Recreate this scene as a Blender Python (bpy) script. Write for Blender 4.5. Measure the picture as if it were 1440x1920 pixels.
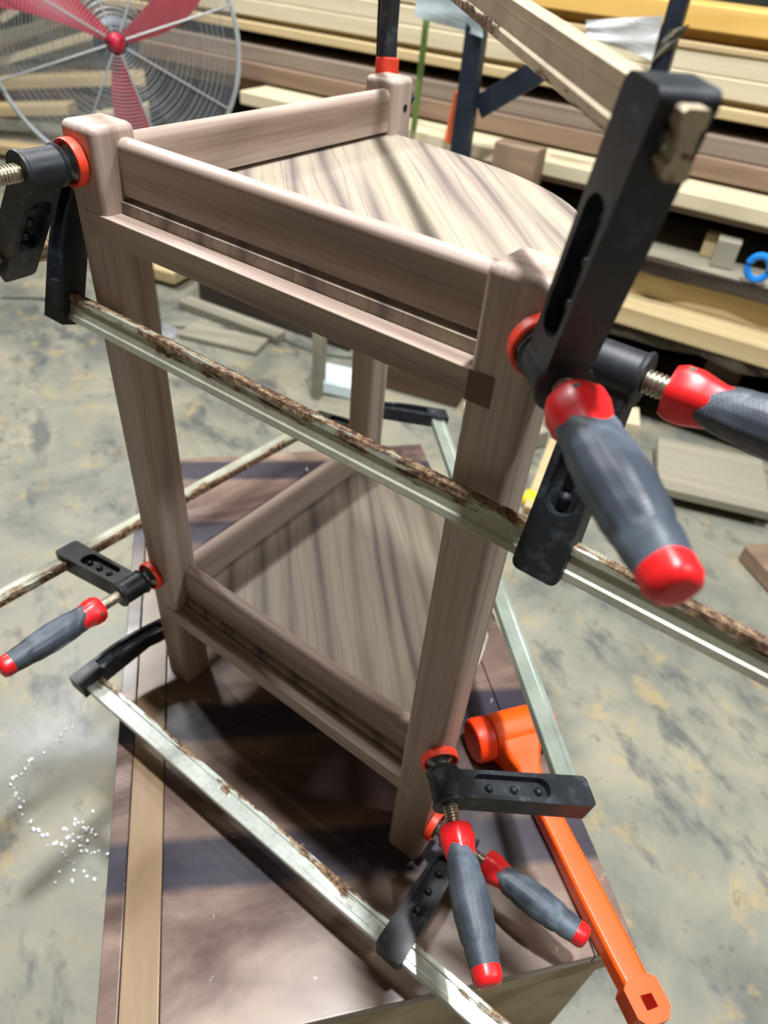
import bpy, bmesh, math, random
from mathutils import Vector, Matrix
random.seed(7)
for o in list(bpy.data.objects): bpy.data.objects.remove(o)
SC = bpy.context.scene
COL = SC.collection
V = Vector
PI = math.pi
R2 = math.sqrt(.5)

# ------------------------------------------------------------------ camera
CP = V((0.60705, -0.36911, 0.90456))
yaw, pitch, roll = 2.1492, -0.7071, 0.0995
fwd = V((math.cos(yaw)*math.cos(pitch), math.sin(yaw)*math.cos(pitch), math.sin(pitch)))
rt = V((math.sin(yaw), -math.cos(yaw), 0)); up = rt.cross(fwd)
rt2 = rt*math.cos(roll)+up*math.sin(roll); up2 = -rt*math.sin(roll)+up*math.cos(roll)
cd = bpy.data.cameras.new('camera'); cam = bpy.data.objects.new('camera', cd); COL.objects.link(cam)
cam.matrix_world = Matrix((( rt2.x, up2.x, -fwd.x, CP.x), (rt2.y, up2.y, -fwd.y, CP.y), (rt2.z, up2.z, -fwd.z, CP.z), (0,0,0,1)))
cd.sensor_fit = 'VERTICAL'; cd.sensor_height = 36; cd.lens = 1307.6/1920*36
cd.clip_start = .02; cd.clip_end = 60
cd.dof.use_dof = True; cd.dof.focus_distance = .60; cd.dof.aperture_fstop = 5.6
SC.camera = cam

# ------------------------------------------------------------------ world and lights
w = bpy.data.worlds.new('world'); SC.world = w; w.use_nodes = True
bg = w.node_tree.nodes['Background']; bg.inputs[0].default_value = (1.0, .84, .64, 1); bg.inputs[1].default_value = .125
def area(name, loc, target, size, sy, power, col=(1,1,1)):
    l = bpy.data.lights.new(name, 'AREA'); l.shape = 'RECTANGLE'; l.size = size; l.size_y = sy; l.energy = power; l.color = col
    o = bpy.data.objects.new(name, l); COL.objects.link(o); o.location = loc
    o.rotation_euler = (V(target)-V(loc)).to_track_quat('-Z', 'Y').to_euler()
    return o
area('overhead_light', (.60, .22, 3.5), (.3, .2, .3), .15, .15, 175, (.95, .97, 1))
area('overhead_light', (-2.6, .60, 2.9), (.2, .2, .3), .18, .18, 60, (.98, .98, 1))
area('overhead_light', (2.8, 1.2, 2.8), (.3, .2, .3), .30, .30, 40, (.95, .97, 1))
area('overhead_light', (-.2, 1.2, 3.9), (-.3, 2.7, 0), .5, .3, 70, (1, .97, .92))  # fill light added for the lumber rack
area('overhead_light', (-3.4, 1.6, 4.0), (-4.4, 2.8, 0), .7, .5, 170, (1, .97, .92))  # light added to brighten the timber heap
SC.view_settings.view_transform = 'Standard'; SC.view_settings.look = 'None'
SC.view_settings.gamma = 1; SC.view_settings.use_curve_mapping = False
SC.view_settings.exposure = 0.0

# ------------------------------------------------------------------ material helpers
def srgb(r, g, b):
    f = lambda c: (c/255/12.92) if c/255 <= .04045 else ((c/255+.055)/1.055)**2.4
    return (f(r), f(g), f(b), 1)
class NT:
    def __init__(s, name, rough=.5, metal=0, spec=.5):
        s.m = bpy.data.materials.new(name); s.m.use_nodes = True; s.t = s.m.node_tree
        s.b = s.t.nodes['Principled BSDF']; s.b.inputs['Roughness'].default_value = rough
        s.b.inputs['Metallic'].default_value = metal; s.b.inputs['Specular IOR Level'].default_value = spec
        s.tc = s.t.nodes.new('ShaderNodeTexCoord')
    def map(s, scale=(1,1,1), rot=(0,0,0), src=None, rnd=True):
        v = src or s.tc.outputs['Object']
        if rnd:
            oi = s.t.nodes.new('ShaderNodeObjectInfo'); mu = s.t.nodes.new('ShaderNodeMath'); mu.operation = 'MULTIPLY'; mu.inputs[1].default_value = 9
            s.t.links.new(oi.outputs['Random'], mu.inputs[0])
            ad = s.t.nodes.new('ShaderNodeVectorMath'); ad.operation = 'ADD'
            s.t.links.new(v, ad.inputs[0]); s.t.links.new(mu.outputs[0], ad.inputs[1]); v = ad.outputs[0]
        r = s.t.nodes.new('ShaderNodeMapping'); r.inputs['Rotation'].default_value = rot; s.t.links.new(v, r.inputs['Vector'])
        m = s.t.nodes.new('ShaderNodeMapping'); m.inputs['Scale'].default_value = scale; s.t.links.new(r.outputs[0], m.inputs['Vector'])
        return m.outputs[0]
    def noise(s, vec, scale, detail=4, rough=.55, dist=0):
        n = s.t.nodes.new('ShaderNodeTexNoise'); n.inputs['Scale'].default_value = scale; n.inputs['Detail'].default_value = detail
        n.inputs['Roughness'].default_value = rough; n.inputs['Distortion'].default_value = dist; s.t.links.new(vec, n.inputs['Vector']); return n.outputs['Fac']
    def wave(s, vec, scale, dist=4, detail=2, dscale=1.5, axis='X'):
        n = s.t.nodes.new('ShaderNodeTexWave'); n.bands_direction = axis; n.inputs['Scale'].default_value = scale; n.inputs['Distortion'].default_value = dist
        n.inputs['Detail'].default_value = detail; n.inputs['Detail Scale'].default_value = dscale; s.t.links.new(vec, n.inputs['Vector']); return n.outputs['Fac']
    def ramp(s, fac, stops, interp='LINEAR'):
        n = s.t.nodes.new('ShaderNodeValToRGB'); cr = n.color_ramp; cr.interpolation = interp
        while len(cr.elements) > 1: cr.elements.remove(cr.elements[-1])
        cr.elements[0].position = stops[0][0]; cr.elements[0].color = stops[0][1]
        for p, c in stops[1:]:
            e = cr.elements.new(p); e.color = c
        s.t.links.new(fac, n.inputs[0]); return n.outputs[0]
    def mix(s, fac, a, b, mode='MIX'):
        n = s.t.nodes.new('ShaderNodeMix'); n.data_type = 'RGBA'; n.blend_type = mode
        if isinstance(fac, (int, float)): n.inputs[0].default_value = fac
        else: s.t.links.new(fac, n.inputs[0])
        for i, x in ((6, a), (7, b)):
            if isinstance(x, tuple): n.inputs[i].default_value = x
            else: s.t.links.new(x, n.inputs[i])
        return n.outputs[2]
    def color(s, c):
        if isinstance(c, tuple): s.b.inputs['Base Color'].default_value = c
        else: s.t.links.new(c, s.b.inputs['Base Color'])
        return s
    def rough(s, c): s.t.links.new(c, s.b.inputs['Roughness']); return s
    def bump(s, h, strength=.3, dist=.001):
        n = s.t.nodes.new('ShaderNodeBump'); n.inputs['Strength'].default_value = strength; n.inputs['Distance'].default_value = dist
        s.t.links.new(h, n.inputs['Height']); s.t.links.new(n.outputs[0], s.b.inputs['Normal']); return s
G = lambda v: (v, v, v, 1)
def walnut(name, axis, light, mid, dark, band=1.0, streak=.5):
    n = NT(name, .46, 0, .55)
    rot = {'x': (0,0,0), 'y': (0,0,PI/2), 'z': (0,PI/2,0), 'd': (0,0,PI/4)}[axis]
    sc = (.03, 1, 1)
    v = n.map(sc, rot)
    fine = n.noise(v, 260, 5, .6); mid_n = n.noise(v, 55*band, 5, .55, .3); v2 = n.map((.10, 1, 1), rot)
    broad = n.wave(v2, 8*band, 7, 3, 1.2, 'Y')
    c = n.ramp(mid_n, [(.30, dark), (.46, mid), (.60, light), (.75, mid)])
    c2 = n.ramp(broad, [(0, dark), (.18, mid), (.5, light), (1, light)])
    c = n.mix(streak, c, c2)
    pores = n.ramp(fine, [(.34, G(.78)), (.52, G(1))])
    c = n.mix(1.0, c, pores, 'MULTIPLY'); n.color(c); n.bump(fine, .12, .0006)
    return n.m
def timber(name, a, b, c, scale=14, rough=.65):
    n = NT(name, rough, 0, .25); v = n.map((.05, 1, 1)); f = n.noise(v, scale, 5, .6, .8); g = n.noise(n.map(), 2.2, 3)
    col = n.mix(n.ramp(g, [(.35, G(0)), (.7, G(.6))]), n.ramp(f, [(.3, a), (.5, b), (.7, c)]), b); n.color(col); n.bump(f, .2, .002); return n.m
def dirt_black(name, base, dust, amt=.62, rough=.42, scale=60, knurl=False):
    n = NT(name, rough, 0, .5); v = n.map(); f = n.noise(v, scale, 6, .65); g = n.noise(v, scale*.25, 3)
    m = n.mix(1.0, n.ramp(f, [(amt-.12, G(0)), (amt+.12, G(1))]), n.ramp(g, [(.4, G(0)), (.7, G(1))]), 'MULTIPLY')
    n.color(n.mix(m, base, dust)); n.rough(n.ramp(g, [(.3, G(rough-.1)), (.7, G(rough+.2))])); 
    if knurl:
        a = n.wave(n.map((1,1,1), (.0,.0,.78), rnd=False), 150, 0, 0, 1, 'X'); b = n.wave(n.map((1,1,1), (.0,.0,-.78), rnd=False), 150, 0, 0, 1, 'X')
        n.bump(n.mix(1.0, a, b, 'MULTIPLY'), .16, .0006)
    else: n.bump(n.noise(v, 700, 2), .15, .0004)
    return n.m
def plain(name, c, rough=.5, metal=0, var=.15, scale=20):
    n = NT(name, rough, metal); f = n.noise(n.map(), scale, 4)
    d = tuple(x*(1-var) for x in c[:3])+(1,); l = tuple(min(1, x*(1+var)) for x in c[:3])+(1,)
    n.color(n.ramp(f, [(.3, d), (.7, l)])); return n.m
WL, WM, WD = srgb(188,170,158), srgb(168,147,133), srgb(132,110,96)
M = {}
for ax in 'xyz': M['w'+ax] = walnut('walnut_'+ax, ax, WL, WM, WD)
M['shelf'] = walnut('walnut_shelf', 'd', srgb(182,168,152), srgb(162,147,134), srgb(122,108,100), .8, .55)
def shelf_mat():
    n = NT('walnut_shelf', .46, 0, .5); rot = (0,0,PI/4)
    v = n.map((.16, 1, 1), rot); v3 = n.map((.03, 1, 1), rot)
    wv = n.wave(v, 9, 6.5, 2, .9, 'Y'); w2 = n.wave(v, 21, 8, 2, 1.1, 'Y'); br = n.noise(v, 9, 3); fine = n.noise(v3, 260, 4)
    c = n.ramp(wv, [(0, srgb(114,104,98)), (.10, srgb(138,126,117)), (.35, srgb(154,142,128)), (1, srgb(166,154,138))])
    c = n.mix(n.ramp(w2, [(0, G(.4)), (.16, G(0))]), c, srgb(122,108,98))
    c = n.mix(n.ramp(br, [(.45, G(0)), (.62, G(.6))]), c, srgb(176,166,144))
    c = n.mix(1.0, c, n.ramp(fine, [(.34, G(.86)), (.52, G(1))]), 'MULTIPLY'); n.color(c); n.bump(fine, .1, .0005); return n.m
M['shelf'] = shelf_mat()
M['end'] = walnut('walnut_edge', 'd', srgb(170,160,150), srgb(140,128,118), srgb(100,90,82), 2, .3)
M['tenon'] = plain('tenon_dark', srgb(104,70,52), .4)
def steel(name, rust, light=(196,198,184), rough=.3, teeth=False):
    n = NT(name, rough, .75); v = n.map((1,1,1)); st = n.map((.12,1,1))
    f = n.noise(st, 60, 8, .68, .6); g = n.noise(v, 24, 4); h = n.noise(v, 160, 6, .7)
    # rust creeps from the toothed edge (local y low)
    sep = n.t.nodes.new('ShaderNodeSeparateXYZ'); n.t.links.new(n.tc.outputs['Object'], sep.inputs[0])
    mr = n.t.nodes.new('ShaderNodeMapRange'); mr.inputs[1].default_value = -.012; mr.inputs[2].default_value = .012; mr.inputs[3].default_value = .26; mr.inputs[4].default_value = -.10
    n.t.links.new(sep.outputs[1], mr.inputs[0])
    ad = n.t.nodes.new('ShaderNodeMath'); ad.operation = 'ADD'; n.t.links.new(f, ad.inputs[0]); n.t.links.new(mr.outputs[0], ad.inputs[1])
    ad2 = n.t.nodes.new('ShaderNodeMath'); ad2.operation = 'MULTIPLY_ADD'; ad2.inputs[1].default_value = .5; n.t.links.new(g, ad2.inputs[0]); n.t.links.new(ad.outputs[0], ad2.inputs[2])
    lo = min(rust, .995)
    mask = n.ramp(ad2.outputs[0], [(min(lo, .998), G(0)), (min(.999, lo+.05), G(1 if rust < 1.1 else 0))])
    base = n.ramp(g, [(.3, srgb(*light)), (.7, srgb(*[int(x*.86) for x in light]))])
    base = n.mix(n.ramp(h, [(.5, G(0)), (.75, G(.5))]), base, srgb(150,140,100))
    rc = n.ramp(h, [(.33, srgb(44,32,25)), (.48, srgb(100,74,52)), (.66, srgb(172,146,112))])
    n.color(n.mix(mask, base, rc)); n.rough(n.ramp(mask, [(0, G(rough)), (1, G(.85))])) 
    mm = n.ramp(mask, [(0, G(.45)), (1, G(.03))]); n.t.links.new(mm, n.b.inputs['Metallic']); n.bump(mask, .35, .0012); return n.m
M['bar_rusty'] = steel('bar_rusty', .905, (204,206,186)); M['bar_clean'] = steel('bar_clean', .945, (228,236,226), .2); M['bar_green'] = steel('bar_stained', 1.25, (168,180,168), .42)
M['bar_brown'] = steel('bar_brown', .985, (206,190,162), .5)
M['black'] = dirt_black('black_casting', srgb(26,31,37), srgb(92,102,110), .64)
M['blackglove'] = dirt_black('black_rubber', srgb(56,64,74), srgb(118,132,146), .50, .5, 34, True)
M['red'] = plain('red_plastic', srgb(222,30,34), .35, 0, .12, 30)
M['orange_red'] = plain('orange_red_plastic', srgb(236,66,36), .45, 0, .12, 40)
M['screw'] = plain('screw_steel', srgb(175,168,150), .35, .85, .3, 200)
M['foot'] = plain('foot_steel', srgb(150,150,142), .35, .85, .3, 80)
M['hammer'] = plain('orange_plastic', srgb(255,88,8), .38, 0, .05, 30)
M['hammer_face'] = plain('orange_hammer_face', srgb(255,62,12), .45, 0, .05, 30)
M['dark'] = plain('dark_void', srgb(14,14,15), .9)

# ------------------------------------------------------------------ object helpers
def link(name, me, mat=None, parent=None, loc=None):
    o = bpy.data.objects.new(name, me); COL.objects.link(o)
    if mat is not None and me is not None and not me.materials: me.materials.append(mat)
    if me is not None and len(me.polygons) < 6000:
        wn = o.modifiers.new('normals', 'WEIGHTED_NORMAL'); wn.keep_sharp = True; wn.weight = 90
    if parent is not None: o.parent = parent
    if loc is not None: o.location = loc
    return o
def tag(o, label, cat, group=None, kind=None):
    if label: o['label'] = label
    if cat: o['category'] = cat
    if group: o['group'] = group
    if kind: o['kind'] = kind
    return o
def thing(name, label, cat, loc=(0,0,0), group=None):
    o = bpy.data.objects.new(name, None); COL.objects.link(o); o.location = loc; o.empty_display_size = .05
    return tag(o, label, cat, group)
def finish(bm, name, smooth=True, ang=40):
    me = bpy.data.meshes.new(name); bmesh.ops.recalc_face_normals(bm, faces=bm.faces)
    if smooth:
        for f in bm.faces: f.smooth = True
        for e in bm.edges:
            if len(e.link_faces) == 2 and e.calc_face_angle(0) > math.radians(ang): e.smooth = False
    bm.to_mesh(me); bm.free(); return me
def box_bm(x0, x1, y0, y1, z0, z1, bev=0, seg=2, bm=None, mtx=None, only=None):
    b = bmesh.new() if bm is None else bm
    t = bmesh.new(); bmesh.ops.create_cube(t, size=1)
    for v in t.verts: v.co = V(((x0+x1)/2+v.co.x*(x1-x0), (y0+y1)/2+v.co.y*(y1-y0), (z0+z1)/2+v.co.z*(z1-z0)))
    if bev:
        es = [e for e in t.edges if (only is None or only(e))]
        bmesh.ops.bevel(t, geom=es, offset=bev, segments=seg, profile=.5, affect='EDGES')
    if mtx is not None: bmesh.ops.transform(t, matrix=mtx, verts=t.verts)
    me = bpy.data.meshes.new('tmp'); t.to_mesh(me); t.free(); b.from_mesh(me); bpy.data.meshes.remove(me); return b
def rings_bm(rings, cap=True, bm=None, closed=False):
    b = bmesh.new() if bm is None else bm
    vs = [[b.verts.new(p) for p in r] for r in rings]; n = len(vs[0])
    rng = range(len(vs)) if closed else range(len(vs)-1)
    for i in rng:
        a, c = vs[i], vs[(i+1) % len(vs)]
        for j in range(n):
            b.faces.new((a[j], a[(j+1) % n], c[(j+1) % n], c[j]))
    if cap and not closed:
        b.faces.new(vs[0][::-1]); b.faces.new(vs[-1])
    return b
def lathe_x(prof, n=28, fn=None, bm=None, y=0, z=0):
    rs = []
    for x, r in prof:
        ring = []
        for k in range(n):
            t = 2*PI*k/n; rr = r*(fn(t, x) if fn else 1); ring.append((x, y+rr*math.cos(t), z+rr*math.sin(t)))
        rs.append(ring)
    return rings_bm(rs, True, bm)
def tube(pts, r, n=10, bm=None, closed=False):
    pts = [V(p) for p in pts]; rs = []; N = len(pts)
    for i, p in enumerate(pts):
        if closed: d = pts[(i+1) % N]-pts[i-1]
        else: d = pts[min(i+1, N-1)]-pts[max(i-1, 0)]
        d.normalize(); a = d.cross(V((0,0,1)));
        if a.length < 1e-3: a = d.cross(V((1,0,0)))
        a.normalize(); c = d.cross(a); rr = r[i] if isinstance(r, (list, tuple)) else r
        rs.append([p+a*rr*math.cos(2*PI*k/n)+c*rr*math.sin(2*PI*k/n) for k in range(n)])
    return rings_bm(rs, True, bm, closed)

# ------------------------------------------------------------------ the setting: floor
FZ = -.45
n = NT('concrete', .42, 0, .4); v = n.map(rnd=False)
f1 = n.noise(v, 3.2, 6, .62, .4); f2 = n.noise(v, 9, 6, .7, .3); f3 = n.noise(v, 26, 5, .7); f4 = n.noise(n.map((1,1.8,1), (0,0,.5), rnd=False), 5.5, 5, .65)
c = n.ramp(f1, [(.34, srgb(106,109,103)), (.50, srgb(132,132,119)), (.66, srgb(150,145,125))])
c = n.mix(n.ramp(f2, [(.56, G(0)), (.66, G(.6))]), c, srgb(170,150,105))
c = n.mix(n.ramp(f4, [(.54, G(0)), (.66, G(.75))]), c, srgb(76,81,84))
c = n.mix(n.ramp(f3, [(.60, G(0)), (.72, G(.6))]), c, srgb(68,70,68))
n.color(c); n.rough(n.ramp(f1, [(.35, G(.30)), (.65, G(.6))])); n.bump(f3, .15, .004)
link('floor', finish(box_bm(-9, 5, -2.5, 7, FZ-.1, FZ), 'floor', False), n.m)['kind'] = 'structure'
nw = NT('back_wall', .9); nw.color(nw.ramp(nw.noise(nw.map(rnd=False), 2, 4), [(.3, srgb(52,54,50)), (.7, srgb(84,84,76))]))
link('wall_back', finish(box_bm(-9, 5, 6.9, 7, FZ, 3.2), 'wall_back', False), nw.m)['kind'] = 'structure'
link('wall_left', finish(box_bm(-9, -8.9, -2.5, 6.9, FZ, 3.2), 'wall_left', False), nw.m)['kind'] = 'structure'

# ------------------------------------------------------------------ bench (stained box the table stands on)
ua = -.7155; BU = V((math.cos(ua), math.sin(ua), 0)); BV = V((-math.sin(ua), math.cos(ua), 0))
BM = Matrix(((BU.x, BV.x, 0, 0), (BU.y, BV.y, 0, 0), (0, 0, 1, 0), (0, 0, 0, 1)))
nb = NT('bench_varnish', .22, 0, .55); v = nb.map(rnd=False)
g1 = nb.noise(nb.map((1,.35,1), rnd=False), 7, 6, .6, .8); g2 = nb.noise(v, 3.4, 4, .6, .3); g3 = nb.noise(v, 45, 6, .7); 
c = nb.ramp(g1, [(.34, srgb(76,60,56)), (.52, srgb(116,96,86)), (.68, srgb(146,126,108))])
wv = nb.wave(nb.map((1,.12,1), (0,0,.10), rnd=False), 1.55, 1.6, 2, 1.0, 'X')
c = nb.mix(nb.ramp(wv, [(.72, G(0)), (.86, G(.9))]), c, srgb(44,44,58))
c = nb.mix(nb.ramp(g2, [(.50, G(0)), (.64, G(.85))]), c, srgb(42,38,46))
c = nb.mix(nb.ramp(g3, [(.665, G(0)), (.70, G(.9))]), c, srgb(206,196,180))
nb.color(c); nb.rough(nb.ramp(g1, [(.3, G(.16)), (.7, G(.36))])); nb.bump(g1, .12, .003)
nt = NT('bench_strip', .3, 0, .5); g = nt.noise(nt.map((.2,1,1), rnd=False), 14, 5, .6); nt.color(nt.ramp(g, [(.3, srgb(118,96,72)), (.7, srgb(150,126,98))]))
npw = NT('bench_plywood', .6, 0, .3); g = npw.noise(npw.map((.3,1,1), rnd=False), 10, 6, .6); npw.color(npw.ramp(g, [(.3, srgb(150,128,96)), (.7, srgb(196,178,144))]))
bench = thing('workbench', 'low box bench with glossy dark stained top under the clamped side table', 'bench', (0,0,FZ))
bench.matrix_world = Matrix.Translation((0,0,FZ)) @ BM
H0 = -FZ
def bpart(name, u0, u1, v0, v1, z0, z1, m, bev=.002): return link(name, finish(box_bm(u0, u1, v0, v1, z0, z1, bev), name), m, bench)
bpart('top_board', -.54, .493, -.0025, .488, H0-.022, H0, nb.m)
bpart('edge_board', -.54, .493, -.0445, -.003, H0-.022, H0, nt.m)
bpart('edge_board', -.54, .493, -.067, -.045, H0-.022, H0, nb.m)
bpart('edge_board', -.54, .493, .489, .5425, H0-.022, H0, nb.m)
bpart('side_panel', -.525, .478, -.060, -.045, 0, H0-.0225, npw.m)
bpart('side_panel', -.525, .478, .520, .535, 0, H0-.0225, npw.m)
bpart('end_panel', .470, .485, -.044, .519, 0, H0-.0225, npw.m)
bpart('end_panel', -.532, -.517, -.044, .519, 0, H0-.0225, npw.m)
bpart('end_rail', .4855, .493, -.060, .535, H0-.060, H0-.0225, npw.m)

# ------------------------------------------------------------------ side table
D = .465; W = .045; H = .7545
table = thing('side_table', 'walnut corner side table with two fan-shaped shelves, held in bar clamps', 'table', (0,0,0))
def post(x0, y0, hole=False):
    b = box_bm(x0, x0+W, y0, y0+W, 0, H)
    vert = [e for e in b.edges if abs(e.verts[0].co.z-e.verts[1].co.z) > .1 or min(e.verts[0].co.z, e.verts[1].co.z) > H-.01]
    bmesh.ops.bevel(b, geom=vert, offset=.0070, segments=4, profile=.5, affect='EDGES')
    return link('leg', finish(b, 'leg', ang=50), M['wz'], table)
post(0,0); post(D-W,0); lc = post(0,D-W)
hb = lathe_x([(0,.0042),(.0006,.0042)], 14); bmesh.ops.translate(hb, vec=(W-.0001, D-.017, .722), verts=hb.verts)
link('dowel_hole', finish(hb, 'dowel_hole'), M['dark'], lc)
def roundtop(a0, a1, c0, c1, z0, z1, axis, mat, name, r=.008):
    b = box_bm(a0, a1, c0, c1, z0, z1) if axis == 'x' else box_bm(c0, c1, a0, a1, z0, z1)
    i = 0 if axis == 'x' else 1
    es = [e for e in b.edges if abs(e.verts[0].co[i]-e.verts[1].co[i]) > .1]
    tp = [e for e in es if e.verts[0].co.z > (z0+z1)/2]; 
    bmesh.ops.bevel(b, geom=tp, offset=r, segments=5, profile=.5, affect='EDGES')
    return link(name, finish(b, name, ang=60), mat, table)
e = .006
for zb, zt in ((.6982, .7438), (.1742, .2258)):
    roundtop(W-e, D-W+e, .0230, .0405, zb, zt, 'x', M['wx'], 'upper_rail')
    roundtop(W-e, D-W+e, .0230, .0405, zb, zt, 'y', M['wy'], 'upper_rail')
for zb, zt in ((.661, .684), (.138, .1615)):
    link('apron', finish(box_bm(.0165, D-W+.020, -.0006, .0172, zb, zt, .0006, 1), 'apron'), M['wx'], table)
    link('apron', finish(box_bm(-.0006, .0172, .0165, D-W+.020, zb, zt, .0006, 1), 'apron'), M['wy'], table)
link('tenon_end', finish(box_bm(D-W+.0015, D-W+.0205, -.0009, .010, .6612, .6838), 'tenon_end'), M['tenon'], table)['label'] = 'dark glue-wet tenon end'
def clip(poly, nx, ny, c):
    out = []
    for i in range(len(poly)):
        p, q = poly[i], poly[(i+1) % len(poly)]; a = p[0]*nx+p[1]*ny-c; b_ = q[0]*nx+q[1]*ny-c
        if a <= 0: out.append(p)
        if a*b_ < 0: t = a/(a-b_); out.append((p[0]+(q[0]-p[0])*t, p[1]+(q[1]-p[1])*t))
    return out
def shelf(z0, z1):
    s = .0182; poly = [(s, s)]
    ths = [math.radians(90)*k/40 for k in range(41)]
    arc = []
    for t in ths:
        r = .4375+.041*math.sin(2*t)**3
        x, y = r*math.cos(t), r*math.sin(t)
        if t < .05: x, y = .4375, .0
        arc.append((max(x, s), max(y, s)))
    poly += arc
    cuts = [0, .150, .268, .372, .475, .60, .8]
    for i in range(len(cuts)-1):
        pg = clip(poly, 1, 1, cuts[i+1]-.0002); pg = clip(pg, -1, -1, -(cuts[i]+.0002))
        if len(pg) < 3: continue
        pp = []
        for q in pg:
            if not pp or math.dist(pp[-1], q) > 1e-4: pp.append(q)
        b = bmesh.new(); vb = [b.verts.new((x, y, z1)) for x, y in pp]; f = b.faces.new(vb)
        r = bmesh.ops.extrude_face_region(b, geom=[f]); bmesh.ops.translate(b, vec=(0,0,z0-z1), verts=[g for g in r['geom'] if isinstance(g, bmesh.types.BMVert)])
        link('shelf_board', finish(b, 'shelf_board', ang=30), M['shelf'], table)
shelf(.677, .6938); shelf(.154, .1715)

# ------------------------------------------------------------------ bar clamps
GS = {}
def once(key, fn):
    if key not in GS: GS[key] = fn()
    return GS[key]
def bar_mesh(x0, x1):
    # slotted rectangular bar, teeth on the -y edge; y is the width, z the thickness
    hw, ht = .0130, .0055; P = []
    prof = [(-hw, ht-.0012), (-hw+.0012, ht), (-hw+.0062, ht), (-hw+.0078, ht-.0015), (hw-.0078, ht-.0015), (hw-.0062, ht), (hw-.0012, ht), (hw, ht-.0012)]
    prof = prof+[(y, -z) for y, z in reversed(prof)]
    step = .0013; N = int((x1-x0)/step); rings = []
    for i in range(N+1):
        x = x0+(x1-x0)*i/N; d = .0006*(i % 2)
        rings.append([(x, y+(d if y < -hw+.0005 else 0), z) for y, z in prof])
    return finish(rings_bm(rings), 'bar', ang=35)
def screw_mesh(x1):
    pr = [(.014, .0050)]; x = .018
    while x < x1: pr += [(x, .0060), (x+.0009, .0074), (x+.0017, .0074), (x+.0026, .0060)]; x += .0030
    return finish(lathe_x(pr, 20), 'screw', ang=50)
def pad_mesh():
    b = lathe_x([(.0, .017), (.001, .0195), (.008, .0198), (.0095, .0190), (.0095, .0168), (.004, .0155)], 36); return finish(b, 'pad_cap', ang=35)
def foot_mesh():
    return finish(lathe_x([(.0041, .0150), (.0065, .0145), (.0085, .0095), (.011, .0075), (.0125, .0088), (.0165, .0092), (.019, .0080), (.0195, .005)], 26), 'swivel_foot', ang=50)
def pocket_prism(outer, inner, h, hp, bm=None):
    b = bmesh.new() if bm is None else bm; n_ = len(outer); lay = []
    for s in (1, -1):
        o = [b.verts.new((x, y, s*h)) for x, y in outer]; i_ = [b.verts.new((x, y, s*h)) for x, y in inner]
        pf = [b.verts.new((x, y, s*hp)) for x, y in inner]
        for k in range(n_):
            k2 = (k+1) % n_
            b.faces.new((o[k], o[k2], i_[k2], i_[k])); b.faces.new((i_[k], i_[k2], pf[k2], pf[k]))
        b.faces.new(pf); lay.append(o)
    for k in range(n_): b.faces.new((lay[0][k], lay[0][(k+1) % n_], lay[1][(k+1) % n_], lay[1][k]))
    return b
def rrect(x0, x1, y0, y1, r, n=4, taper=0):
    pts = []
    for cx, cy, a0 in ((x1-r, y1-r, 0), (x0+r, y1-r, 90), (x0+r, y0+r, 180), (x1-r, y0+r, 270)):
        for k in range(n):
            a = math.radians(a0+90*k/(n-1)); x, y = cx+r*math.cos(a), cy+r*math.sin(a)
            pts.append((x, y))
    if taper:
        xm = (x0+x1)/2; pts = [(xm+(x-xm)*(1-taper*(y1-y)/(y1-y0)), y) for x, y in pts]
    return pts
def arm_mesh(La, lean, thick=.0128):
    b = bmesh.new(); outer = rrect(-.0172, .0172, .006, La+.0175, .006, 5, .14); inner = rrect(-.0108, .0108, .026, La-.030, .0095, 5)
    pocket_prism(outer, inner, thick, .0035, b)
    bmesh.ops.bevel(b, geom=[e for e in b.edges if len(e.link_faces) == 2 and e.calc_face_angle(0) > 1.2 and e.verts[0].co.x**2+e.verts[1].co.x**2 > .00020], offset=.0026, segments=3, affect='EDGES')
    for k in range(3):   # casting pips in the pocket
        y = .045+k*(La-.085)/2
        for s in (1,-1):
            lathe = bmesh.new(); bmesh.ops.create_uvsphere(lathe, u_segments=10, v_segments=6, radius=.0045)
            bmesh.ops.transform(lathe, matrix=Matrix.Translation((0, y, s*.004)), verts=lathe.verts)
            me = bpy.data.meshes.new('t'); lathe.to_mesh(me); lathe.free(); b.from_mesh(me); bpy.data.meshes.remove(me)
    for v_ in b.verts: v_.co.x += math.tan(lean)*v_.co.y
    t = lathe_x([(-.0185, .0140), (-.0185, .0165), (-.0165, .0172), (-.0145, .0155), (.0145, .0155), (.0165, .0172), (.0185, .0165), (.0185, .0140)], 32)
    me = bpy.data.meshes.new('t'); t.to_mesh(me); t.free(); b.from_mesh(me); bpy.data.meshes.remove(me)
    return finish(b, 'sliding_arm', ang=38)
def jaw_mesh(La):
    # fixed jaw, local x=0 is the contact face, body on the -x side
    b = bmesh.new()
    def prof(t): # outline left/right
        return (-.034+.010*(1-t)**2*0-.0, )
    o = []; N = 12
    ys = [-.016+(La+.034)*k/N for k in range(N+1)]
    rightx = []; leftx = []
    for y in ys:
        t = max(0, min(1, (y+.016)/(La+.034)))
        rightx.append(-.004 if y < .018 else -.004-.008*min(1, (y-.018)/.02))
        leftx.append(-.018-.022*math.sin(min(1, t*1.5)*PI/2)-.002*t)
    o = [(rightx[k], ys[k]) for k in range(N+1)]+[(leftx[k], ys[k]) for k in range(N, -1, -1)]
    def inset(x0, y): return x0
    i_ = [(rightx[k]-.005, max(.010, min(La-.020, ys[k]))) for k in range(N+1)]+[(leftx[k]+.005, max(.010, min(La-.020, ys[k]))) for k in range(N, -1, -1)]
    pocket_prism(o, i_, .0115, .004, b)
    return finish(b, 'fixed_jaw', ang=38)
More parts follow.
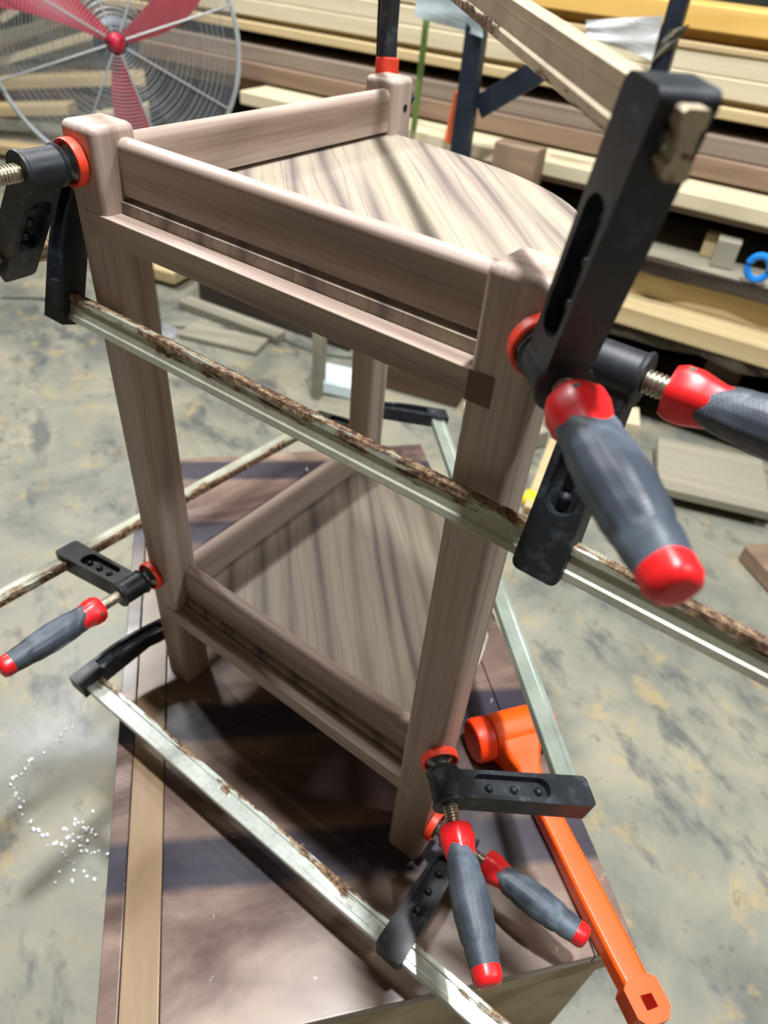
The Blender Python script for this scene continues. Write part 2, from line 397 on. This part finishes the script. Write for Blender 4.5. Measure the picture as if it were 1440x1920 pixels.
def jawpad_mesh():
    b = box_bm(-.0075, 0, -.0165, .0165, -.0145, .0145, .002); return finish(b, 'jaw_cap')
HL = .133
def collar_mesh():
    pr = [(0, .0100), (.001, .0150), (.006, .0172), (.014, .0172), (.020, .0158), (.028, .0138), (.040, .0134), (.041, .010)]
    return finish(lathe_x(pr, 36, lambda t, x: 1+.03*math.cos(6*t)), 'handle_collar', ang=45)
def grip_mesh():
    n_ = 48; rs = []; K = 44
    def rad(s): # s 0..1 along the grip
        pts = [(0, .0146), (.10, .0155), (.28, .0172), (.46, .0178), (.65, .0166), (.85, .0142), (1, .0127)]
        for (a, ra), (b_, rb) in zip(pts, pts[1:]):
            if s <= b_: u = (s-a)/(b_-a); u = u*u*(3-2*u); return ra+(rb-ra)*u
        return pts[-1][1]
    for i in range(K+1):
        s = i/K; ring = []
        for k in range(n_):
            t = 2*PI*k/n_; x0 = .024+.0095*math.cos(2*t+.6); x = x0+(HL-.013-x0)*s
            rr = rad(s)*(1+.035*math.cos(4*t))
            a = (t+PI/4) % (PI/2)-PI/4
            if abs(a) < .42 and .12 < s < .80: rr -= .0008 if abs(a) > .36 or s < .15 or s > .77 else .0002
            if i == 0: rr -= .0012
            ring.append((x, rr*math.cos(t), rr*math.sin(t)))
        rs.append(ring)
    return finish(rings_bm(rs), 'grip', ang=60)
def cap_mesh():
    return finish(lathe_x([(HL-.0145, .011), (HL-.0140, .0129), (HL-.006, .0127), (HL-.0015, .0105), (HL, .0060)], 36, lambda t, x: 1+.035*math.cos(4*t)), 'end_cap', ang=60)
def pin_mesh():
    b = lathe_x([(-.0178, .0022), (.0178, .0022)], 12); bmesh.ops.rotate(b, cent=(0,0,0), matrix=Matrix.Rotation(PI/2, 3, 'Z'), verts=b.verts)
    bmesh.ops.translate(b, vec=(.009, 0, 0), verts=b.verts); return finish(b, 'rivet')
def clamp(label, P, a, bdir, La, Lf, xb, xh, ext, barmat, lean=0., roll=0., padmat='orange_red', jaw_roll=True, handle=True, grip=True):
    a = V(a).normalized(); b_ = V(bdir); b_ = (b_-a*b_.dot(a)).normalized(); c_ = a.cross(b_)
    root = thing('bar_clamp', label, 'clamp', (0,0,0), 'bar clamps holding the side table')
    root.matrix_world = Matrix(((a.x, b_.x, c_.x, P[0]), (a.y, b_.y, c_.y, P[1]), (a.z, b_.z, c_.z, P[2]), (0,0,0,1)))
    link('bar', bar_mesh(-Lf-.034, xb+math.tan(lean)*La+ext), M[barmat], root, (0, La, 0))
    pc = link('pad_cap', once('pad', pad_mesh), None, root); 
    if not pc.data.materials: pc.data.materials.append(M['orange_red'])
    link('swivel_foot', once('foot', foot_mesh), M['foot'], root)
    link('screw', screw_mesh(xh+.004), M['screw'], root)
    link('sliding_arm', arm_mesh(La, lean), M['black'], root, (xb, 0, 0))
    j = link('fixed_jaw', once(('jaw', round(La, 4)), lambda: jaw_mesh(La)), M['black'], root, (-Lf, 0, 0))
    link('jaw_cap', once('jp', jawpad_mesh), M['orange_red'], j)
    h = bpy.data.objects.new('handle', None); COL.objects.link(h); h.parent = root; h.location = (xh, 0, 0); h.rotation_euler = (roll, 0, 0)
    link('collar', once('col', collar_mesh), M['red'], h); link('grip', once('grip', grip_mesh), M['blackglove'], h)
    link('end_cap', once('cap', cap_mesh), M['red'], h); link('rivet', once('pin', pin_mesh), M['foot'], h)
    st = lathe_x([(-.0062, .003), (-.0055, .0038), (.0055, .0038), (.0062, .003)], 12); bmesh.ops.rotate(st, cent=(0,0,0), matrix=Matrix.Rotation(PI/2, 3, 'Y'), verts=st.verts)
    link('stop_pin', finish(st, 'stop_pin'), M['foot'], root, (xb+math.tan(lean)*La+ext-.008, La, 0))
    return root
# upper clamp across the front (x direction)
clamp('long rust-flaked bar clamp crossing the front of both front legs just below the top shelf', (D, .0225, .7075), (1,0,0), (0,-.0375,-.12), .1257, D, .0415, .074, .50, 'bar_rusty', .03, .4)
# upper diagonal clamp
clamp('clamp over the top shelf, its arm upright and big red-and-black handle nearest the camera', (D-.0035, .0035, .7165), (1,-1,-.078), (0,0,1), .134, .648, .0315, .0625, .0275, 'bar_brown', .20, .3)
# upper clamp on the left
clamp('clamp at the left post top, its threaded screw leaving the picture on the left', (.0165, 0, .7235), (0,-1,0), (-.64,0,-.77), .126, D, .0345, .105, .10, 'bar_brown', 0, 0)
# lower left clamp
clamp('clamp at the left leg above the bench, its handle pointing out over the floor', (.011, 0, .214), (0,-1,.05), (-.128,0,-.025), .129, D, .037, .082, .35, 'bar_rusty', .0, .2)
# lower front clamp
clamp('clamp with a shiny stained bar lying low over the near bench top', (D, .0225, .070), (1,0,0), (0,-.99,-.06), .131, D, .040, .074, .26, 'bar_clean', .02, .5)
# lower diagonal clamp
clamp('clamp at the right leg foot with a horizontal arm above the orange hammer', (D-.0035, .0035, .246), (1,-1,0), (.69,.69,-.20), .140, .648, .036, .075, .016, 'bar_green', .06, .8)

# ------------------------------------------------------------------ hammer
ham = thing('dead_blow_hammer', 'bright orange plastic dead-blow hammer lying on the right side of the bench', 'hammer', (.488, .222, 0))
hd = V((.2745, -.192, 0)).normalized(); hx = V((-hd.y, hd.x, 0))
ham.matrix_world = Matrix(((hd.x, hx.x, 0, .474), (hd.y, hx.y, 0, .222), (0,0,1,.0325), (0,0,0,1)))
def ylathe(prof, n_=32):
    b = lathe_x(prof, n_); bmesh.ops.rotate(b, cent=(0,0,0), matrix=Matrix.Rotation(PI/2, 3, 'Z'), verts=b.verts); return b
link('head', finish(ylathe([(-.034, .026), (-.033, .0300), (-.026, .0310), (.026, .0310), (.033, .0300), (.034, .026)]), 'head'), M['hammer'], ham)
for s in (1, -1):
    b = ylathe([(.0345*s, .026), (.036*s, .0308), (.054*s, .0315), (.060*s, .0290), (.062*s, .024)]); link('face', finish(b, 'face'), M['hammer_face'], ham)
rs = []
for x, hy, hz in ((.0, .034, .026), (.024, .034, .026), (.040, .026, .021), (.056, .0175, .0160), (.075, .0148, .0140), (.16, .0150, .0138), (.22, .0165, .0145), (.30, .0165, .0150), (.325, .0155, .0150)):
    rr = rrect(-hy, hy, -hz, hz, min(hy, hz)*.35, 4); rs.append([(x, y, z-.0165*min(1, x/.08)) for y, z in rr])
link('handle', finish(rings_bm(rs), 'handle', ang=35), M['hammer'], ham)
b = bmesh.new(); oc = [(.318, -.014), (.324, -.021), (.352, -.021), (.362, -.012), (.362, .012), (.352, .021), (.324, .021), (.318, .014)]
sq = [(.334, -.007), (.334, -.007), (.348, -.007), (.348, -.007), (.348, .007), (.348, .007), (.334, .007), (.334, .007)]
T_ = []
for z in (.0005, -.0315):
    T_.append(([b.verts.new((x, y, z)) for x, y in oc], [b.verts.new((x+(.0002*k), y, z)) for k, (x, y) in enumerate(sq)]))
for (o_, i_) in T_:
    for k in range(8): b.faces.new((o_[k], o_[(k+1) % 8], i_[(k+1) % 8], i_[k]))
for k in range(8):
    k2 = (k+1) % 8
    b.faces.new((T_[0][0][k], T_[0][0][k2], T_[1][0][k2], T_[1][0][k])); b.faces.new((T_[0][1][k], T_[0][1][k2], T_[1][1][k2], T_[1][1][k]))
link('butt', finish(b, 'butt', ang=25), M['hammer'], ham)

# ------------------------------------------------------------------ lumber rack
RA = math.radians(5); RU = V((math.cos(RA), math.sin(RA), 0)); RN = V((-math.sin(RA), math.cos(RA), 0))
M['pine'] = timber('pine', srgb(186,175,145), srgb(206,195,164), srgb(218,208,180))
M['pine_warm'] = timber('pine_warm', srgb(168,148,108), srgb(192,172,130), srgb(208,190,150))
M['yellow'] = timber('yellow_board', srgb(196,152,78), srgb(216,176,98), srgb(228,192,120))
M['grey'] = timber('weathered', srgb(104,92,82), srgb(134,120,106), srgb(160,146,128))
M['brown'] = timber('brown_board', srgb(104,84,70), srgb(134,112,94), srgb(160,136,112))
M['darkwood'] = timber('dark_wood', srgb(52,42,34), srgb(80,64,50), srgb(104,84,66))
M['bark'] = timber('bark', srgb(38,34,30), srgb(66,58,50), srgb(98,88,76), 26, .9)
M['greywood'] = timber('grey_ply', srgb(112,110,98), srgb(142,138,122), srgb(168,162,142), 7)
M['steelpost'] = plain('painted_steel', srgb(38,46,58), .4, .3, .3, 12)
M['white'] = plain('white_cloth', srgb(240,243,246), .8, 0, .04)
M['paleblue'] = plain('pale_sheet', srgb(206,222,228), .5, 0, .06)
M['green'] = plain('green_paint', srgb(98,128,62), .5); M['orange'] = plain('orange_paint', srgb(238,112,62), .5)
M['blue'] = plain('blue_plastic', srgb(20,130,220), .35, 0, .08)
M['yel'] = plain('yellow_plastic', srgb(232,214,24), .4)
M['fan_red'] = plain('fan_blade_red', srgb(196,36,66), .4, 0, .06); M['wire'] = plain('fan_wire', srgb(176,182,184), .4, .4, .08); M['motor'] = plain('fan_motor', srgb(96,106,112), .45, .3)
def plank(name, u0, u1, y0, y1, z0, z1, m, label, cat='plank', group=None, rotz=0, live=False, tilt=0, bev=.004):
    L, Wd, T = u1-u0, y1-y0, z1-z0
    b = box_bm(-L/2, L/2, -Wd/2, Wd/2, 0, T)
    if L > .3 or live:
        k = max(2, int(L/.12)); bmesh.ops.subdivide_edges(b, edges=[e for e in b.edges if abs(e.verts[0].co.x-e.verts[1].co.x) > L*.9], cuts=k)
        am = .012 if live else .0015
        for v_ in b.verts:
            if v_.co.y < 0: v_.co.y += random.uniform(-am, am)*(1 if v_.co.z > T/2 else 2.2 if live else 1)
            if live and v_.co.z < T/2: v_.co.z += random.uniform(0, .02)
    if not live: bmesh.ops.bevel(b, geom=[e for e in b.edges if abs(e.verts[0].co.x-e.verts[1].co.x) > .001 and e.calc_face_angle(0) > 1.2], offset=min(bev, T*.2), segments=1, affect='EDGES')
    me = finish(b, name, ang=30)
    c_ = RU*((u0+u1)/2)+RN*((y0+y1)/2)+V((0,0,z0))
    o = link(name, me, m, None, c_); o.rotation_euler = (0, tilt, RA+rotz); return tag(o, label, cat, group)
YB = 2.30
g = 'boards racked along the back'
plank('plank', -.62, 2.2, YB-.01, YB+.24, .706, .770, M['yellow'], 'thick yellow board on top of the rack behind the white cloth', group=g)
plank('plank', -2.6, -.66, YB, YB+.24, .700, .764, M['pine'], 'pale top board of the rack above the fan guard, left end of the top row', group=g)
plank('plank', -.62, 2.2, YB+.045, YB+.26, .676, .7055, M['yellow'], 'recessed yellow board shaded under the thick yellow top board', group=g)
plank('plank', -2.6, -.66, YB+.012, YB+.25, .662, .6995, M['pine'], 'second board down in the top left row of the rack', group=g)
plank('plank', -.62, 2.2, YB-.004, YB+.25, .656, .6755, M['pine_warm'], 'thin tan slat directly under the recessed yellow board', group=g)
plank('plank', -2.6, 2.2, YB+.002, YB+.25, .598, .6555 , M['pine'], 'long cream board, upper of the two wide ones in the rack', group=g)
plank('plank', -2.6, 2.2, YB, YB+.25, .540, .5975, M['pine'], 'long cream board, lower of the two wide ones in the rack', group=g)
plank('plank', -2.6, 2.2, YB+.03, YB+.25, .522, .5395, M['pine_warm'], 'narrow tan board set back beneath the wide cream boards', group=g)
plank('plank', -2.6, 2.2, YB-.01, YB+.25, .488, .5215, M['pine_warm'], 'tan board just above the long black gap', group=g)
POSW = ('far left', 'left', 'right', 'far right')
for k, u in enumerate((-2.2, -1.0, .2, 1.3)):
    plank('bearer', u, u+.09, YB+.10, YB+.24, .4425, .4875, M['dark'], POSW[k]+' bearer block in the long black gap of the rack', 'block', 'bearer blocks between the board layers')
plank('plank', -2.6, 2.2, YB-.02, YB+.25, .384, .442, M['grey'], 'weathered grey board directly below the long black gap', group=g)
plank('plank', -2.6, 2.2, YB-.035, YB+.25, .318, .3835, M['brown'], 'grey-brown board below the weathered grey one', group=g)
plank('plank', -2.6, 2.2, YB+.02, YB+.25, .262, .3175, M['brown'], 'brown board partly hidden behind the projecting pale beam', group=g)
plank('plank', -1.64, 2.2, 2.10, YB+.015, .2585, .307, M['pine'], 'bright pale beam projecting in front of the brown boards', group=g)
plank('plank', -1.50, 2.2, 2.12, YB+.25, .238, .258, M['brown'], 'thin reddish board supporting the bright pale beam', group=g)
for k, u in enumerate((-1.4, -.45, .62, 1.5)):
    plank('bearer', u, u+.10, 2.20, YB+.24, .112, .2375, M['darkwood'], POSW[k]+' bearer block standing on the live-edge slab', 'block', 'bearer blocks between the board layers')
plank('slab', -1.9, 2.2, 2.04, YB+.25, .060, .1115, M['greywood'], 'dusty live-edge slab with a rough dark front edge', 'slab', live=True)
b_ = plank('bark_strip', -1.9, 2.2, 2.012, 2.036, .052, .1095, M['bark'], 'rough dark bark strip along the front of the dusty slab', 'bark', live=True)
plank('plank', -1.9, 2.2, 2.06, YB+.25, -.030, .0595, M['pine_warm'], 'tan board under the live-edge slab', group=g)
plank('plank', -1.7, 2.2, 1.93, YB+.25, -.095, -.0305, M['pine_warm'], 'broad tan board stepping forward near the bottom of the rack', group=g)
plank('bark_strip', -1.7, 2.2, 1.945, YB+.25, -.150, -.0955, M['bark'], 'dark bark-edged slab under the stepped-forward tan board', 'slab', live=True)
for k, u in enumerate((-1.3, -.4, .45, 1.4)):
    plank('bearer', u, u+.12, 2.05, YB+.2, -.265, -.1505, M['darkwood'], POSW[k]+' dark bearer block under the bark-edged slab', 'block', 'bearer blocks between the board layers')
plank('plank', -1.2, 2.2, 1.97, YB+.2, -.315, -.2655, M['darkwood'], 'dark brown beam low down behind the clamp handles', group=g)
for k, u in enumerate((-1.1, .1, 1.3)):
    plank('bearer', u, u+.12, 2.02, YB+.2, FZ, -.3155, M['darkwood'], POSW[k]+' dark foot block on the floor under the rack', 'block', 'bearer blocks between the board layers')
# added black backing stands in for the shade in the rack gaps
plank('gap_backing', -2.7, 2.3, YB+.27, YB+.29, FZ, .76, M['dark'], 'black backing added behind the racked boards as shade for the gaps', 'sheet')
# small items on the rack
plank('offcut', -.445, -.285, 2.01, 2.085, .225, .350, M['brown'], 'square reddish offcut standing against the pale beam', 'offcut', rotz=-.05)
plank('offcut', .29, .34, 2.16, 2.199, .112, .190, M['pine_warm'], 'small orange-tan offcut on the live-edge slab', 'offcut')
plank('offcut', .335, .405, 2.09, 2.15, .112, .200, M['greywood'], 'small grey block standing on the live-edge slab', 'offcut', rotz=.1)
# steel uprights
def upright(u, y, w_, z0, z1, label):
    o = link('steel_upright', finish(box_bm(-w_/2, w_/2, -w_*.35, w_*.35, 0, z1-z0, .003), 'steel_upright'), M['steelpost'], None, RU*u+RN*y+V((0,0,z0)))
    o.rotation_euler = (0, 0, RA); return tag(o, label, 'post')
upright(-.545, 1.962, .062, -.0303, .70, 'blue-black steel upright standing beside the orange strip')
upright(.035, 1.972, .05, -.0303, 1.1, 'dark steel upright behind the white cloth at the top right')
o = link('brace', finish(box_bm(0, .27, -.008, .008, -.036, .034, .002), 'brace'), M['steelpost'], None, RU*-.52+RN*2.0+V((0,0,.44))); o.rotation_euler = (0, -.62, RA)
tag(o, 'dark diagonal steel brace leaning off the blue-black upright', 'brace')
o = link('orange_strip', finish(box_bm(-.018, .018, -.01, .01, 0, .16, .004), 'orange_strip'), M['orange'], None, RU*-.625+RN*2.03+V((0,0,.3085))); o.rotation_euler = (0, .10, RA)
tag(o, 'orange strip leaning beside the blue-black upright', 'strip')
o = link('green_strip', finish(box_bm(-.008, .008, -.01, .01, 0, .34, .002), 'green_strip'), M['green'], None, RU*-.80+RN*2.08+V((0,0,.3085))); o.rotation_euler = (0, .03, RA)
tag(o, 'thin green strip behind the back post of the table', 'strip')
# white cloth, pale sheet
def cloth(pts, label, m, name, thick=.006, seg=10):
    b = bmesh.new(); g_ = []
    for i in range(seg+1):
        row = []
        for j in range(seg+1):
            s, t = i/seg, j/seg
            p = (pts[0]*(1-s)*(1-t)+pts[1]*s*(1-t)+pts[2]*s*t+pts[3]*(1-s)*t)
            p = p+RN*(.006*math.sin(s*7+t*3)+.005*math.sin(t*11+s*5)); row.append(b.verts.new(p))
        g_.append(row)
    for i in range(seg):
        for j in range(seg): b.faces.new((g_[i][j], g_[i+1][j], g_[i+1][j+1], g_[i][j+1]))
    bmesh.ops.solidify(b, geom=b.faces[:], thickness=thick)
    return tag(link(name, finish(b, name), m), label, 'cloth' if 'cloth' in name else 'sheet')
Q = lambda u, y, z: RU*u+RN*y+V((0,0,z))
cloth([Q(-.198,1.93,.718), Q(.008,1.945,.752), Q(.010,1.945,.650), Q(-.187,1.93,.680)], 'white cloth draped against the top right upright', M['white'], 'cloth')
cloth([Q(.030,1.945,.72), Q(.085,1.945,.742), Q(.055,1.945,.680), Q(.012,1.945,.645)], 'small grey cloth end hanging right of the top right upright', M['greywood'], 'cloth_end')
cloth([Q(-.80,1.98,.80), Q(-.55,1.92,.75), Q(-.50,1.92,.64), Q(-.78,1.98,.66)], 'pale blue sheet at the top edge behind the upper clamp bar', M['paleblue'], 'plastic_sheet')
cloth([Q(-.31,1.99,.20), Q(-.20,1.99,.235), Q(-.19,2.08,.115), Q(-.28,2.08,.115)], 'crumpled pale wrap peeking over the top shelf edge', M['paleblue'], 'wrap_sheet')
# blue ring at right
bt = []
for k in range(24):
    t = 2*PI*k/24; bt.append(Q(.485, 2.02, .165)+RU*.032*math.cos(t)+V((0,0,.036*math.sin(t))))
tag(link('tape_roll', finish(tube(bt, .011, 8, None, True), 'tape_roll'), M['blue']), 'bright blue ring at the right edge on the live-edge slab', 'roll')
# scraps on the floor
def scrap(x, y, z, L, Wd, T, rz, ry, m, label, name='offcut', rx=0):
    b = box_bm(-L/2, L/2, -Wd/2, Wd/2, -T/2, T/2, min(.002, T*.2), 1)
    o = link(name, finish(b, name), M[m], None, (x, y, z)); o.rotation_euler = (rx, ry, rz); return tag(o, label, 'offcut', 'wood offcuts lying around the floor')
scrap(.46, 1.76, FZ+.055, .34, .30, .03, .35, 0, 'greywood', 'grey stained plywood piece near the rack foot at right', 'plywood_piece')
scrap(.80, 1.55, FZ+.03, .30, .16, .05, .9, 0, 'brown', 'brown block at the far right edge of the floor')
scrap(.52, 1.72, FZ+.02, .30, .10, .038, .3, 0, 'darkwood', 'dark batten lying under the grey plywood piece')
scrap(.05, 1.38, FZ+.05, .05, .30, .05, .25, 0, 'pine_warm', 'short tan stick behind the upper clamp handle', rx=.25)
scrap(.10, 1.60, FZ+.03, .30, .08, .06, -.5, 0, 'greywood', 'grey chunk between the rack and the grey plywood')
scrap(.06, 1.84, FZ+.045, .22, .12, .09, .4, 0, 'pine', 'pale chunk of wood left of the grey plywood')
scrap(-.16, 1.50, FZ+.035, .30, .10, .06, 1.1, 0, 'greywood', 'grey offcut seen right behind the right front leg')
scrap(-.22, 1.68, FZ+.025, .36, .05, .05, .7, 0, 'pine', 'pale batten behind the lower right clamp jaw')
scrap(-.62, 1.62, FZ+.05, .40, .14, .10, .25, 0, 'darkwood', 'dark block behind the back leg, left half')
scrap(-.48, 1.85, FZ+.05, .20, .12, .08, .8, 0, 'pine_warm', 'tan chip of wood behind the back leg')
scrap(-.70, 1.90, FZ+.012, .40, .22, .02, -.2, 0, 'greywood', 'flat grey board on the floor left of the back leg')
scrap(-.83, 1.32, FZ+.13, .03, .06, .27, .3, .0, 'greywood', 'short upright grey batten standing left of the back leg')
scrap(-1.36, 1.70, FZ+.11, .78, .18, .22, .12, 0, 'bark', 'long dark block added as the shade under the rack, seen below the apron')  # near-black box added in place of the shade under the rack
scrap(-1.98, 1.86, FZ+.11, .5, .18, .22, .12, 0, 'bark', 'dark block added as the shade farther left under the rack, seen right of the left leg')  # another box added to carry that shade on to the left
scrap(-1.47, 1.50, FZ+.02, .52, .07, .035, .10, 0, 'greywood', 'pale grey batten lying on the floor in front of the long dark block')
scrap(-1.38, 1.37, FZ+.012, .34, .12, .02, .33, 0, 'greywood', 'grey sheet offcut right of the left leg')
scrap(-2.05, 1.62, FZ+.05, .30, .2, .05, .2, 0, 'pine_warm', 'tan block seen between the left leg and the apron')
scrap(-.80, 1.42, FZ+.03, .16, .14, .045, .5, .1, 'paleblue', 'crumpled pale wrapping by the back leg', 'wrapping')
tag(link('bottle_cap', finish(lathe_x([(-.02, .02), (-.018, .026), (.018, .026), (.02, .02)], 16), 'bottle_cap'), M['yel'], None, (.06, 1.28, FZ+.03)), 'yellow plastic cap on the floor right of the right front leg', 'cap')
# cable on the floor
pts = [(-2.3+.09*k, .98+.045*k+.06*math.sin(k*.75), FZ+.006) for k in range(18)]
tag(link('cable', finish(tube(pts, .005, 6), 'cable'), plain('grey_cable', srgb(92,98,92), .6)), 'thin grey cable snaking over the floor behind the table', 'cable')

# timber heap far left
hs = [(-5.6,3.7,.05,1.6,.16,.05,.75,-.35,'brown','long brown board leaning up in the heap, behind the fan centre'),
 (-5.2,3.3,-.05,1.5,.28,.05,.62,-.30,'pine','wide pale board tilted in the heap, seen left of the fan hub'),
 (-4.5,3.0,-.15,1.3,.26,.06,.55,-.12,'pine_warm','broad cream-yellow board in the heap under the fan hub'),
 (-4.3,3.5,-.22,1.8,.30,.05,.15,0,'brown','flat brown board behind the lower part of the fan'),
 (-5.6,2.7,-.10,1.4,.14,.06,.95,-.25,'greywood','grey board sticking up at the far left edge'),
 (-4.7,2.3,-.30,1.3,.16,.06,.60,-.1,'pine_warm','tan board low in the heap at the left edge'),
 (-3.9,2.2,-.38,1.3,.12,.05,.42,-.03,'pine_warm','narrow tan board on the floor left of the left post'),
 (-4.5,1.62,-.41,1.2,.12,.04,.50,0,'brown','narrow brown board on the floor nearest the left edge'),
 (-3.3,2.8,-.40,.9,.24,.05,.25,0,'greywood','flat grey board behind the left post'),
 (-6.2,4.2,.30,1.5,.18,.05,1.0,-.5,'pine','steep pale board near the top left corner'),
 (-3.9,3.0,-.25,.6,.10,.08,1.3,-.1,'pine','short pale stick right of the lower fan blade'),
 (-3.0,3.4,-.39,.7,.22,.12,.3,0,'greywood','grey block by the lower right of the fan'),
 (-7.1,3.3,.10,1.4,.22,.06,.5,-.2,'brown','brown board at the top left behind the guard'),
 (-4.9,4.2,.10,1.6,.24,.06,.25,-.1,'pine_warm','tan board high in the heap above the fan hub'),
 (-5.0,3.5,-.40,1.8,.6,.10,.5,0,'darkwood','dark mass of old timber at the base of the heap'),
 (-3.0,1.75,-.42,.6,.10,.03,.2,0,'greywood','grey strip on the floor under the left clamp'),
 (-7.4,5.7,-.10,1.9,.9,.7,.6,0,'greywood','grey crate-like bundle at the back of the heap')]
for h_ in hs:
    o = scrap(*h_[:3], h_[3], h_[4], h_[5], h_[6], h_[7], h_[8], h_[9], 'board'); o['group'] = 'boards in the heap behind the fan'; o['category'] = 'board'

# ------------------------------------------------------------------ fan
FH = V((-1.526, 1.174, .5485)); fz = (CP-FH).normalized(); fx = V((0,0,1)).cross(fz).normalized(); fy = fz.cross(fx)
fan = thing('industrial_fan', 'industrial floor fan with red blades and a grey wire guard', 'fan')
fan.matrix_world = Matrix(((fx.x, fy.x, fz.x, FH.x), (fx.y, fy.y, fz.y, FH.y), (fx.z, fy.z, fz.z, FH.z), (0,0,0,1)))
FR = .362
def circ(r, z, n_=72): return [(r*math.cos(2*PI*k/n_), r*math.sin(2*PI*k/n_), z) for k in range(n_)]
bmg = bmesh.new()
for k in range(34):
    r = .035+(FR-.045)*k/33; z = .035+.055*math.sqrt(max(0, 1-(r/FR)**2)); tube(circ(r, z), .0009, 4, bmg, True)
go = link('front_guard', finish(bmg, 'front_guard'), M['wire'], fan)
sp = bmesh.new()
for k in range(8):
    t = 2*PI*k/8+.30; tube([(r*math.cos(t), r*math.sin(t), .040+.055*math.sqrt(max(0, 1-(r/FR)**2))) for r in (.03, .1, .17, .24, .3, .34, FR)], .0028, 6, sp)
link('guard_spokes', finish(sp, 'guard_spokes'), M['wire'], fan)
bmg = bmesh.new()
for k in range(20):
    r = .06+(FR-.06)*k/19; z = -.03-.07*math.sqrt(max(0, 1-(r/FR)**2)); tube(circ(r, z, 60), .0008, 4, bmg, True)
link('rear_guard', finish(bmg, 'rear_guard'), M['wire'], fan)
link('guard_rim', finish(tube(circ(FR, .02), .0075, 8, None, True), 'guard_rim'), M['wire'], fan)
def blade(ang):
    b = bmesh.new(); rows = []
    for i in range(15):
        s = i/14; r = .03+.295*s; wv_ = .018+.040*math.sin(min(1, s*1.25)*PI/2)*(1 if s < .85 else 1-.9*(s-.85)); c0 = .22*s*s
        row = []
        for j in range(7):
            t = j/6-.5; y = t*2*wv_; a_ = ang+c0; tw = .55-.25*s
            px = r; pz = y*math.sin(tw)+.006*(1-4*t*t); py = y*math.cos(tw)
            row.append(b.verts.new((px*math.cos(a_)-py*math.sin(a_), px*math.sin(a_)+py*math.cos(a_), pz)))
        rows.append(row)
    for i in range(14):
        for j in range(6): b.faces.new((rows[i][j], rows[i+1][j], rows[i+1][j+1], rows[i][j+1]))
    bmesh.ops.solidify(b, geom=b.faces[:], thickness=.0025); return finish(b, 'blade', ang=50)
for a_ in (-1.58, .45, 2.55): link('blade', blade(a_), M['fan_red'], fan)
def zl(prof, name, m, n_=30):
    b = lathe_x(prof, n_); bmesh.ops.rotate(b, cent=(0,0,0), matrix=Matrix.Rotation(-PI/2, 3, 'Y'), verts=b.verts); return link(name, finish(b, name), m, fan)
zl([(.0, .026), (.03, .026), (.05, .024), (.062, .016), (.066, .006)], 'hub', M['fan_red'])
zl([(-.16, .04), (-.15, .062), (-.04, .066), (-.025, .05)], 'motor', M['motor'])
fb = FH-fz*.10; pl = bmesh.new(); tube([(fb.x, fb.y, FZ+.02), (fb.x, fb.y, fb.z-.05)], .016, 12, pl)
o = link('pole', finish(pl, 'pole'), M['steelpost'], fan); o.matrix_parent_inverse = fan.matrix_world.inverted()
bb = lathe_x([(0, .075), (.006, .075), (.014, .05), (.03, .022)], 36); bmesh.ops.rotate(bb, cent=(0,0,0), matrix=Matrix.Rotation(-PI/2, 3, 'Y'), verts=bb.verts); bmesh.ops.translate(bb, vec=(fb.x, fb.y, FZ), verts=bb.verts)
o = link('base', finish(bb, 'base'), M['wire'], fan); o.matrix_parent_inverse = fan.matrix_world.inverted()

# ------------------------------------------------------------------ droplets painted as bright glints on the floor by the bench
dm = NT('droplet', .12, .6, .6); dm.color(srgb(236,240,248))
b = bmesh.new(); rnd = random.Random(3); trail = []
for (xa, ya), (xb_, yb_) in (((-.337,-.05), (-.327,-.144)), ((-.327,-.144), (-.318,-.195)), ((-.318,-.195), (-.22,-.212)), ((-.22,-.212), (-.1385,-.2104)), ((-.1385,-.2104), (-.031,-.208))):
    for k in range(9): trail.append((xa+(xb_-xa)*k/9+rnd.gauss(0,.004), ya+(yb_-ya)*k/9+rnd.gauss(0,.004)))
trail += [(-.118+rnd.gauss(0,.03), -.172+rnd.gauss(0,.018)) for _ in range(34)]+[(-.83,.222), (-.1,-.235), (-.07,-.23), (-.09,-.25)]
for x, y in trail:
    r = rnd.uniform(.0022, .0048); t = bmesh.new(); bmesh.ops.create_uvsphere(t, u_segments=10, v_segments=6, radius=r)
    bmesh.ops.scale(t, vec=(1,1,.5), verts=t.verts); bmesh.ops.translate(t, vec=(x, y, FZ+r*.2), verts=t.verts)
    me = bpy.data.meshes.new('t'); t.to_mesh(me); t.free(); b.from_mesh(me); bpy.data.meshes.remove(me)
tag(link('floor_glints', finish(b, 'floor_glints'), dm.m), 'white droplets scattered on the concrete left of the bench', 'beads', None, 'stuff')
